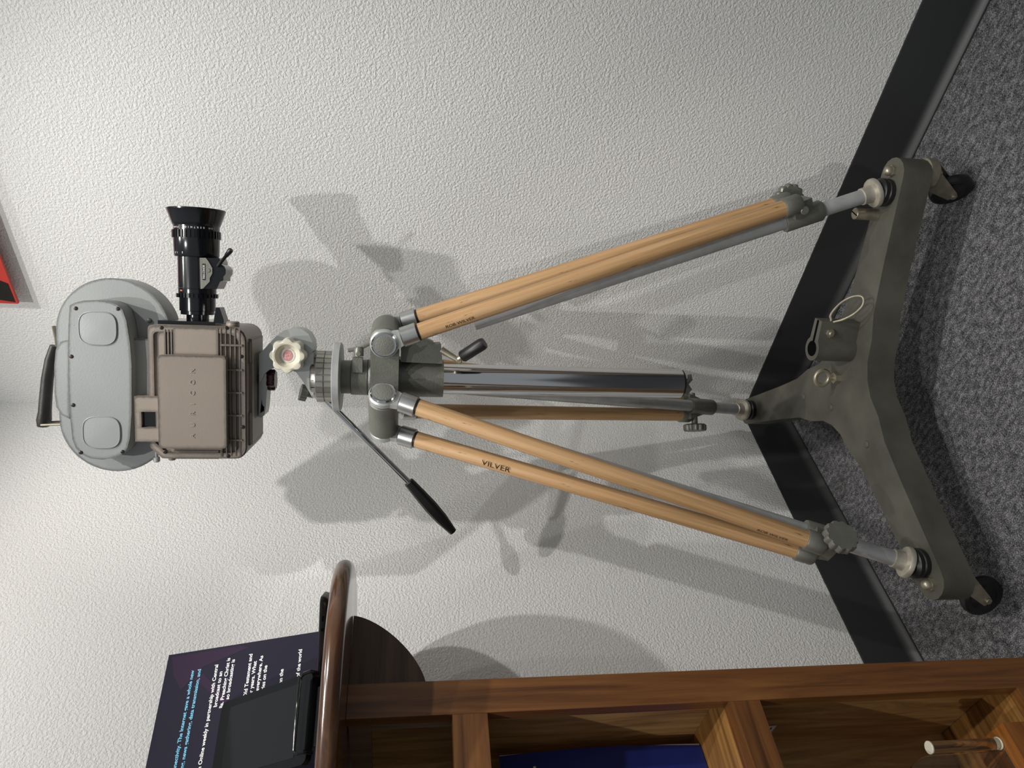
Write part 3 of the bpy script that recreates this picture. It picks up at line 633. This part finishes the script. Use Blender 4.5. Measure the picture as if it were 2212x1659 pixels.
# printing on the rods
def rod_text(rodinfo, s, dist, facing, size, rev=1):
    r_top, rd, Lr, t, out = rodinfo
    f = (V(facing)-rd*V(facing).dot(rd)).normalized(); xd = rd*rev; yd = f.cross(xd)
    text('burnt_lettering', s, size, 'ink', TR, frame(xd, yd, f, r_top+rd*dist+f*.01475), 0, 0)
rod_text(rod_a, 'VILVER', .135, V((-.62, -.78, -.35)), .017)
rod_text(rod_b, 'ROB WILVER', .60, V((-.80, -.55, -.2)), .009)
rod_text(rod_c, 'ROB WILVER', .055, V((-.55, -.75, -.45)), .009)
# ------------------------------------------------------------------ dolly
DL = thing('tripod_dolly', 'olive grey three armed rolling dolly under the tripod', 'dolly', tuple(AX))
ZT, ZBm = .18, .125
outl = []
def arm_pts(a, rend=.436):
    d, t = V((math.cos(a), math.sin(a), 0)), V((-math.sin(a), math.cos(a), 0)); r = []
    for rr, wd in ((.115, -.056), (.16, -.043), (.24, -.0375), (.33, -.034), (.405, -.0315)): r.append(d*rr+t*wd)
    for k in range(1, 8):
        q = -PI/2+PI*k/8; r.append(d*(.405+.031*math.cos(q))+t*(.0315*math.sin(q)))
    for rr, wd in ((.405, .0315), (.33, .034), (.24, .0375), (.16, .043), (.115, .056)): r.append(d*rr+t*wd)
    return r
for i in (0, 2, 1):
    outl += arm_pts(ANG[i])
    nxt = {0: 2, 2: 1, 1: 0}[i]; a0, a1 = ANG[i], ANG[nxt]
    mid = a0+((a1-a0) % (2*PI))/2
    for da in (-.35, 0, .35): outl.append(V((math.cos(mid+da), math.sin(mid+da), 0))*(.083 if da == 0 else .093))
bm = B(); prism(bm, [AX+p+V((0, 0, ZBm)) for p in outl], (0, 0, ZT-ZBm)); bevel(bm, .008, 3, 60); fr = mk('frame', bm, 'dolly', DL, None, 30, 'three armed cast frame')
# casters
def caster(pivot, wheel):
    pivot, wheel = V(pivot), V(wheel); tr = (wheel-pivot); tr.z = 0; tr.normalize(); axd = ZV.cross(tr)
    bm = B(); ccyl(bm, pivot+V((0, 0, .104)), pivot+V((0, 0, ZBm+.002)), .027, .003, 32); box(bm, 0, 0, 0, 0, 0, 0) if False else None
    ca = mk('caster', bm, 'brass', DL, None, 38, 'swivel caster with brass coloured fork')
    bm = B()
    for s in (-1, 1):
        o = axd*(s*.0155)
        pts = [pivot-tr*.022+V((0, 0, .106)), pivot+tr*.024+V((0, 0, .106)), wheel+tr*.010+V((0, 0, .004)), wheel+V((0, 0, -.009)), wheel-tr*.010+V((0, 0, .0))]
        prism(bm, [p+o-axd*.0012 for p in pts], axd*.0024)
    prism(bm, [pivot-tr*.022+axd*.0165+V((0, 0, .103)), pivot+tr*.024+axd*.0165+V((0, 0, .103)), pivot+tr*.024-axd*.0165+V((0, 0, .103)), pivot-tr*.022-axd*.0165+V((0, 0, .103))], (0, 0, .004))
    ccyl(bm, wheel-axd*.020, wheel+axd*.020, .0055, .001, 16)
    mk('fork', bm, 'brass', ca)
    bm = B(); lathe(bm, [(.012, -.0125), (.020, -.0110), (.024, -.0085), (.031, -.0095), (.0352, -.007), (.037, -.002), (.037, .002), (.0352, .007), (.031, .0095), (.024, .0085), (.020, .0110), (.012, .0125)], wheel, axd, 44); mk('wheel', bm, 'blackrubber', ca)
p_ = AX+ARM[0][0]*.412; caster((p_.x, p_.y, 0), (.378, 1.224, .037))
caster((-.300, 1.1175, 0), (-.352, 1.134, .037))
p_ = AX+ARM[2][0]*.405; caster((p_.x, p_.y, 0), (p_.x+.028, p_.y-.03, .037))
def acorn(p, up=ZV):
    bm = B(); d, u, v_ = basis(up)
    prism(bm, [V(p)+(u*math.cos(k*PI/3)+v_*math.sin(k*PI/3))*.0105 for k in range(6)], d*.007)
    lathe(bm, [(.0088, .006), (.0088, .011), (.0075, .015), (.0045, .0178), (.0001, .0185)], p, d, 20); return mk('acorn_nut', bm, 'brass', DL)
for d, t in ARM: acorn(AX+d*.412+V((0, 0, ZT-.001)))
pb = atZ(1893, 464, ZT); bm = B(); ccyl(bm, V(pb)+V((0, 0, -.002)), V(pb)+V((0, 0, .044)), .0105, .001, 24)
pin = mk('stop_pin', bm, 'brass', DL, None, 38, 'brass slotted stop pin'); bm = B(); box(bm, -.009, .009, -.001, .001, 0, .0004); mk('pin_slot', bm, 'dim', pin, Matrix.Translation(V(pb)+V((0, 0, .0440))) @ Matrix.Rotation(.9, 4, 'Z'))
for px, py in ((1872, 960), (1736, 858), (1795, 880)):
    p = atZ(px, py, ZT); bm = B(); lathe(bm, [(.0075, -.001), (.0068, .0015), (.004, .003), (.0001, .0034)], p, ZV, 18); mk('plug', bm, 'dolly', DL)
# eye bolt
p = atZ(1812, 817, ZT); bm = B()
prism(bm, [V(p)+V((math.cos(k*PI/3)*.011, math.sin(k*PI/3)*.011, 0)) for k in range(6)], (0, 0, .012)); cyl(bm, p, V(p)+V((0, 0, .024)), .0045, n=14)
rc = V(p)+V((0, 0, .036)); tube(bm, [rc+V((.0145*math.cos(a), -.004*math.cos(a), .0145*math.sin(a))) for a in [2*PI*k/24 for k in range(25)]], .0042, 12); mk('eye_bolt', bm, 'brass', DL, None, 38, 'dull brass eye bolt')
# clamp socket with wire clip
sx, sy = .080, 1.308
SK = V((sx, sy, 0)); tail = V((.93, -.36, 0)); tsd = V((.36, .93, 0))
def sockpoly(r, wt, Lt):
    pts = []
    for k in range(25):
        a = math.radians(38)+math.radians(284)*k/24; pts.append(SK+tail*(r*math.cos(a))+tsd*(r*math.sin(a)))
    pts += [SK+tail*Lt-tsd*wt, SK+tail*Lt+tsd*wt]; return pts
bm = B(); prism(bm, [p+V((0, 0, ZT-.004)) for p in sockpoly(.0235, .0125, .058)], (0, 0, .083)); bevel(bm, .0025, 2, 50); sk = mk('clamp_socket', bm, 'dolly', DL, None, 38, 'grey clamp socket with slotted top')
bm = B(); lathe(bm, [(.0148, 0), (.0148, .0006)], SK+V((0, 0, ZT+.079)), ZV, 28); prism(bm, [SK+tail*.01-tsd*.003+V((0, 0, ZT+.0791)), SK+tail*.057-tsd*.003+V((0, 0, ZT+.0791)), SK+tail*.057+tsd*.003+V((0, 0, ZT+.0791)), SK+tail*.01+tsd*.003+V((0, 0, ZT+.0791))], (0, 0, .0005)); mk('socket_bore', bm, 'dim', sk)
hb = SK+tail*.036-tsd*.012+V((0, 0, ZT+.058)); bm = B(); hd_, hu, hv = basis(-tsd)
prism(bm, [hb+(hu*math.cos(k*PI/3)+hv*math.sin(k*PI/3))*.0085 for k in range(6)], -tsd*.006); ccyl(bm, hb-tsd*.005, hb-tsd*.010, .0055); mk('hex_bolt', bm, 'brass', sk)
wp = [(1777, 712), (1783, 704), (1795, 693), (1794, 682), (1803, 668), (1820, 652), (1842, 641), (1860, 640), (1866, 648), (1862, 662), (1845, 678), (1822, 690), (1800, 696), (1788, 702)]
bm = B(); tube(bm, [atY(x, y, 1.296-(x-1777)*.0008) for x, y in catmull([wp[0]]+wp+[wp[-1]], 5)], .0022, 8); mk('wire_clip', bm, 'brass', DL, None, 38, 'bent wire spring clip')
# ------------------------------------------------------------------ cabinet
CB = thing('display_cabinet', 'brown wooden cabinet with open shelves and a rounded dark walnut top', 'cabinet', tuple(CORNER+SW*1.15+NW*.15))
NF = .25
def cbox(name, s0, s1, n0, n1, z0, z1, mat, bv=.0015, parent=None):
    bm = B(); box(bm, s0, s1, n0, n1, z0, z1); bevel(bm, bv, 2); return mk(name, bm, mat, parent or CB, ML)
cbox('stile', .852, .902, NF-.022, NF, 0, 1.108, 'oakz', .002)
cbox('stile', 1.40, 1.45, NF-.022, NF, 0, 1.108, 'oakz', .002)
cbox('rail', .902, 1.40, NF-.022, NF-.0006, .910, .960, 'oakx', .002)
cbox('rail', .902, 1.40, NF-.022, NF-.0006, .495, .545, 'oakx', .002)
cbox('rail', .902, 1.40, NF-.022, NF-.0006, .0, .055, 'oakx', .002)
nb = 4
for s0, s1 in ((.858, .8785), (1.4235, 1.444)):
    side = None
    for k in range(nb):
        n0 = .026+k*(NF-.022-.026)/nb; n1 = .026+(k+1)*(NF-.022-.026)/nb
        dz = random.uniform(-.0004, .0004)
        cbox('side_board', s0+dz, s1+dz, n0+.0002, n1-.0002, 0, 1.108, 'pinez', .0012)
for k in range(5):
    s0 = .860+k*.1160; cbox('back_board', s0+.0002, s0+.1158, .012, .0262, 0, 1.108, 'pinez', .0012)
for z in (.545, .055, .945):
    for k in range(4 if z != .945 else 0):
        n0 = .027+k*(NF-.023-.027)/4; n1 = .027+(k+1)*(NF-.023-.027)/4
        cbox('shelf_board', .8795, 1.4225, n0+.0002, n1-.0002, z-.020, z-.0005, 'pinex', .0008)
cbox('shelf_board', .8795, 1.4225, .05, NF-.023, .925, .944, 'pinex')
cbox('cleat', .8790, .8890, .03, NF-.024, 1.075, 1.107, 'cleat')
cbox('cleat', .8790, .8985, NF-.046, NF-.024, .945, 1.075, 'cleat')
# curved bracket under the overhang
bs, bn = .852, NF-.04
ctr = V((bs, 0, 1.108)); pts = [V((bs, bn, 1.108))]
R1, R2 = .118, .112
for k in range(19):
    a = PI/2*k/18; pts.append(V((bs-R1*math.cos(a)**1.35, bn, 1.108-R2*math.sin(a)**1.35)))
bm = B(); prism(bm, pts, (0, .028, 0)); bevel(bm, .0015, 2, 50); mk('corner_bracket', bm, 'walnutb', CB, ML, label='dark quarter round bracket')
# bull-nosed top
oc = catmull([(.94, .03), (.84, .042), (.76, .058), (.685, .105), (.652, .18), (.652, .25), (.688, .322), (.745, .366), (.815, .386), (.89, .381), (.97, .360), (1.06, .330), (1.2, .296), (1.4, .29), (1.60, .285), (1.7, .28)])
oc = oc+[(1.60, .006), (.86, .006), (.85, .038)]
ZT0, ZT1 = 1.1085, 1.1355
def offs(poly, dd):
    n = len(poly); out = []
    for i in range(n):
        a, b, c = V(poly[i-1]), V(poly[i]), V(poly[(i+1) % n])
        e1, e2 = (b-a).normalized(), (c-b).normalized(); n1, n2 = V((e1.y, -e1.x)), V((e2.y, -e2.x)); m_ = (n1+n2).normalized()
        out.append(b+m_*dd/max(.5, m_.dot(n1)))
    return out
area = sum(oc[i-1][0]*oc[i][1]-oc[i][0]*oc[i-1][1] for i in range(len(oc)))
sg = -1 if area > 0 else 1
bm = B(); rings = []; hh = (ZT1-ZT0)/2
for k in range(13):
    a = -PI/2+PI*k/12
    rings.append([bm.verts.new((p[0], max(.001, p[1]), ZT0+hh+hh*math.sin(a))) for p in offs(oc, sg*hh*(1-math.cos(a))*.95)])
N = len(oc)
for a, b in zip(rings, rings[1:]):
    for k in range(N): bm.faces.new((a[k], a[(k+1) % N], b[(k+1) % N], b[k]))
bm.faces.new(rings[0][::-1]); bm.faces.new(rings[-1])
mk('table_top', bm, 'walnut', CB, ML, 50, 'glossy dark walnut top with rounded nose')
# ------------------------------------------------------------------ things in and on the cabinet
# blue booklet
BK = thing('blue_booklet', 'royal blue booklet with white pages standing on the middle shelf', 'booklet', tuple(ML @ V((1.02, .10, .545))))
zt_, zb_ = .900, .546
sR, nR_ = faceL(1075, 1632, .20)[0], .20
def bend(k): return .012*math.sin(PI*k)**1.5
bm = B(); n = 12; st = faceL(1078, 1634, .10); zt_ = st[1]
rows = []
for k in range(n+1):
    z = zt_+(zb_-zt_)*k/n; off = -.010*math.sin(PI*k/n); rows.append((z, st[0]+off*.6))
ring0 = [V((s, .100, z)) for z, s in rows]; ring1 = [V((s+.20, .122, z)) for z, s in rows]
for a, b, c, d in zip(ring0, ring1, ring0[1:], ring1[1:]):
    f = [bm.verts.new(p) for p in (a, b, d, c)]; bm.faces.new(f)
bmesh.ops.remove_doubles(bm, verts=bm.verts, dist=1e-5); bmesh.ops.solidify(bm, geom=bm.faces[:], thickness=.0012); mk('cover', bm, 'bluecover', BK, ML)
bm = B(); prism(bm, [V((st[0]-.004, .086, zb_)), V((st[0]-.0055, .086, zb_+.05)), V((st[0]-.006, .086, (zt_+zb_)/2)), V((st[0]-.003, .086, zt_-.001)), V((st[0]+.19, .107, zt_-.001)), V((st[0]+.19, .107, zb_))], (0, .010, 0)); mk('pages', bm, 'paper', BK, ML)
bs_, bz_ = faceL(1155, 1657, .107)
bm = B(); box(bm, bs_-.0012, bs_+.0012, .1035, .1045+(bs_-st[0])*.11, bz_-.002, bz_+.002); mk('printed_mark', bm, 'cream', BK, ML)
# printed card stuck to the inside of the lower compartment
cn1, cz = faceS(1677, 1567, .8794); cn0, _ = faceS(1674, 1592, .8794)
cn0, cn1 = min(cn0, cn1), max(cn0, cn1)
Mcd = ML @ Matrix.Translation((.8796, cn1, cz))
bm = B(); box(bm, 0, .0006, cn0-cn1, 0, 0, .07); cd = tag(mk('printed_card', bm, 'paper', None, Mcd), 'small white printed card stuck inside the lower compartment', 'card')
for k in range(8):
    bm = B(); box(bm, .0006, .0008, (cn0-cn1)*.9, (cn0-cn1)*(.12+.1*(k % 3)), .006+k*.0065, .008+k*.0065); mk('text_line', bm, 'dim', cd, Mcd)
# cherry block with acrylic holder
c0 = atZ(2165, 1561, .115); l0 = ML.inverted() @ c0
s0, n0 = l0.x, l0.y
bm = B(); box(bm, s0, s0+.22, n0-.085, n0, .0555, .115); bevel(bm, .0015); CK = tag(mk('wooden_block', bm, 'cherry', None, ML), 'orange brown wooden block on the cabinet floor', 'block')
AH = thing('acrylic_holder', 'clear acrylic holder with rounded corner standing on the wooden block', 'holder', tuple(ML @ V((s0+.1, n0-.03, .115))))
t0 = ML.inverted() @ atZ(2158, 1606, .1155); 
tt = ML.inverted() @ (EYEV+ray(2010, 1616)*(((CORNER.dot(NW)+t0.y))/V((ray(2010, 1616).x, ray(2010, 1616).y, 0)).dot(NW)))
bm = B(); cyl(bm, (t0.x, t0.y, .118), (t0.x, t0.y, tt.z), .0085, n=28); mk('rod', bm, 'acrylic', AH, ML)
for z in (.1155, tt.z):
    bm = B(); ccyl(bm, (t0.x, t0.y, z), (t0.x, t0.y, z+.003), .0095, .0006, 28); mk('rod_cap', bm, 'cream', AH, ML)
pl_ = rpoly([(t0.x+.012, .1155), (t0.x+.012, tt.z+.075), (t0.x+.16, tt.z+.075), (t0.x+.16, .1155)], [0, .07, .07, 0], 10)
bm = B(); prism(bm, [V((p[0], t0.y-.004, p[1])) for p in pl_], (0, .008, 0)); bevel(bm, .0008, 1, 50); mk('panel', bm, 'acrylic', AH, ML)
# poster
PS = math.radians(38)
ph = V((math.cos(PS), math.sin(PS), 0)); pn = V((math.sin(PS), -math.cos(PS), 0)); lean = math.radians(20)
pu = (ZV*math.cos(lean)-pn*math.sin(lean)); pnn = ph.cross(pu)
tr_ = atY(365, 1415, 1.24)
Mpo = frame(ph, pu, pnn, tr_)      # origin at the top right corner, x along the board to the right, y up the board
def onposter(px, py):
    r = ray(px, py); X = EYEV+r*((tr_-EYEV).dot(pnn)/r.dot(pnn)); d = X-tr_; return d.dot(ph), d.dot(pu)
hgt = (tr_.z-ZT1-.004)/pu.z
bm = B(); box(bm, -.62, 0, -hgt, 0, -.006, 0); bevel(bm, .0006, 1); PO = tag(mk('poster_board', bm, 'navy', None, Mpo), 'dark navy information board with white and light blue text on the cabinet top', 'poster')
def band(pts, mat, name):
    bm = B(); bm.faces.new([bm.verts.new((*onposter(*p), .0003)) for p in pts]); mk(name, bm, mat, PO, Mpo)
band([(372, 1420), (520, 1395), (540, 1398), (440, 1440), (392, 1490), (375, 1460)], 'plum', 'printed_shape')
band([(420, 1465), (440, 1455), (500, 1520), (520, 1560), (500, 1560), (470, 1510)], 'plum', 'printed_shape')
lines = [('al connectivity. The Internet gave a whole new', (420, 1448), 'cyan'), ('eaming, news gathering, data transmission, and', (435, 1445), 'cyan'),
         ('Church Online weekly in partnership with Central', (472, 1435), 'white'), ('broadcast to an', (481, 1450), 'white'), ('lia. Preaching Christ is', (498, 1421), 'white'), ('s, so broadcasting is', (508, 1424), 'white'),
         ('Old Testament and', (546, 1412), 'white'), ('for years. What', (555, 1428), 'white'), ('n everywhere. As', (569, 1416), 'white'), ('ries on the', (578, 1437), 'white'),
         ('on the', (613, 1445), 'white'), ('of the world', (653, 1402), 'white')]
for s, (px, py), mt in lines:
    lx, ly_ = onposter(px, py)
    text('text_line', s, .0083, mt, PO, Mpo @ Matrix.Translation((lx, ly_, .0006)), 0, .00018, 'RIGHT')
# flat tablet lying on the top
FT = thing('flat_tablet', 'thin black tablet lying flat at the tip of the walnut top', 'tablet', tuple(atY(695, 1330, 1.12)))
fa = math.radians(9); fx = V((-math.cos(fa), -math.sin(fa), 0)); fy = V((-math.sin(fa), math.cos(fa), 0))
c0 = atY(690, 1290, 1.068); c0.z = ZT1+.0002
MF = frame(fx, -fy, ZV, c0)      # x to the left, y towards the viewer
MF = frame(fx, fy*-1, ZV, c0) if True else MF
bm = B()
pr = [(0, .0128), (0, .0100), (.004, .0045), (.012, .0005), (.10, 0), (.108, .0005), (.116, .0045), (.120, .010), (.120, .0128)]
pl2 = rpoly([(0, 0), (.15, 0), (.15, -.075), (0, -.075)], .012, 6)
rr_ = []
for ins, z in ((.014, 0), (.006, .0022), (.0015, .0065), (0, .0105), (0, .0132), (.0012, .0142)):
    c_ = V((.075, -.0375)); rr_.append([bm.verts.new(((p.x-c_.x)*(1-ins/.075)+c_.x, (p.y-c_.y)*(1-ins/.0375)+c_.y, z)) for p in pl2])
for a, b in zip(rr_, rr_[1:]):
    for k in range(len(pl2)): bm.faces.new((a[k], a[(k+1) % len(pl2)], b[(k+1) % len(pl2)], b[k]))
bm.faces.new(rr_[0][::-1]); bm.faces.new(rr_[-1]); mk('shell', bm, 'blackplastic', FT, MF)
for dx, wd, hz in ((.030, .007, .0032), (.045, .004, .004)):
    bm = B(); box(bm, dx-wd/2, dx+wd/2, -.0012, .0004, .0072, .0072+hz); mk('port', bm, 'dim', FT, MF)
# upright tablet on its stand
ta = V((math.cos(PS), math.sin(PS), 0)); tn = V((math.sin(PS), -math.cos(PS), 0)); tlean = math.radians(44)
tu = ZV*math.cos(tlean)-tn*math.sin(tlean); tnn = ta.cross(tu)
br = atY(677, 1449, 1.035)
MT = frame(ta, tu, tnn, br)      # origin bottom right corner of the tablet face
TB = thing('upright_tablet', 'black tablet with dark screen propped upright on a stand in front of the poster', 'tablet', tuple(br))
TWD, THT = .116, .200
tp = rpoly([(0, 0), (0, THT), (-TWD, THT), (-TWD, 0)], .010, 6)
bm = B(); prism(bm, [V((p.x, p.y, -.009)) for p in tp], (0, 0, .009)); bevel(bm, .0015, 2, 50); mk('shell', bm, 'bezel', TB, MT)
bm = B(); prism(bm, [V((p.x, p.y, .0)) for p in rpoly([(-.011, .024), (-.011, THT-.022), (-TWD+.011, THT-.022), (-TWD+.011, .024)], .0015, 2)], (0, 0, .0004)); mk('screen', bm, 'screen', TB, MT)
SD = thing('tablet_stand', 'glossy black stand with retaining ledge holding the upright tablet', 'stand', tuple(br+V((0, 0, -.01))))
MS = frame(ta, tn, ZV, V((br.x, br.y, ZT1)))
bm = B(); prism(bm, [V((-.118, -.085, .0002)), V((.002, -.085, .0002)), V((.002, .012, .0002)), V((-.118, .012, .0002))], (0, 0, .0055)); bevel(bm, .0015); mk('base', bm, 'blackplastic', SD, MS)
bm = B(); box(bm, -.105, -.002, -.004, .0, -.0085, .0); 
pts = [(-.004, -.006, -.004), (-.004, -.006, .010), (-.004, .006, .0105), (-.008, .013, .0105), (-.052, .0135, .0105), (-.100, .013, .0105), (-.104, .006, .0105), (-.104, -.006, .010), (-.104, -.006, -.004)]
bm.free(); bm = B(); tube(bm, pts, .0026, 10); mk('ledge', bm, 'bezel', SD, MT)
bm = B(); prism(bm, [V((-.095, -.005, -.0095)), V((-.02, -.005, -.0095)), V((-.02, .09, -.0095)), V((-.095, .09, -.0095))], (0, 0, -.004)); bevel(bm, .001); mk('back_rest', bm, 'blackplastic', SD, MT)
# ------------------------------------------------------------------ picture high on the right wall
pc = V((.03, .309, 1.834)); Mpi = MR @ Matrix.Translation(pc)
PIC = thing('wall_picture', 'red stage photo panel mounted high on the right wall', 'picture', tuple(MR @ pc))
bm = B(); box(bm, -.006, 0, 0, .60, 0, .45); bevel(bm, .0006, 1); mk('panel', bm, 'red_print', PIC, Mpi)
def pshape(pts, mat, name, k=0):
    bm = B(); prism(bm, [V((.0004+k*.0003, p[0], p[1])) for p in pts], (.0002, 0, 0)); mk(name, bm, mat, PIC, Mpi)
pshape([(.004, .004), (.05, .004), (.075, .05), (.045, .075), (.012, .05)], 'black_print', 'printed_shape')
pshape([(.012, .055), (.05, .052), (.085, .075), (.06, .09), (.02, .085)], 'orange_print', 'printed_shape', 1)
pshape([(.075, .035), (.10, .028), (.112, .06), (.09, .085), (.08, .07)], 'blue_print', 'printed_shape', 1)
pshape([(.06, .06), (.11, .03), (.2, .12), (.1, .14)], 'black_print', 'printed_shape')
for s_, z_ in ((.05, .05), (.05, .40), (.55, .05), (.55, .40)):
    bm = B(); ccyl(bm, (-.030, s_, z_), (-.006, s_, z_), .008); mk('standoff', bm, 'alu', PIC, Mpi)
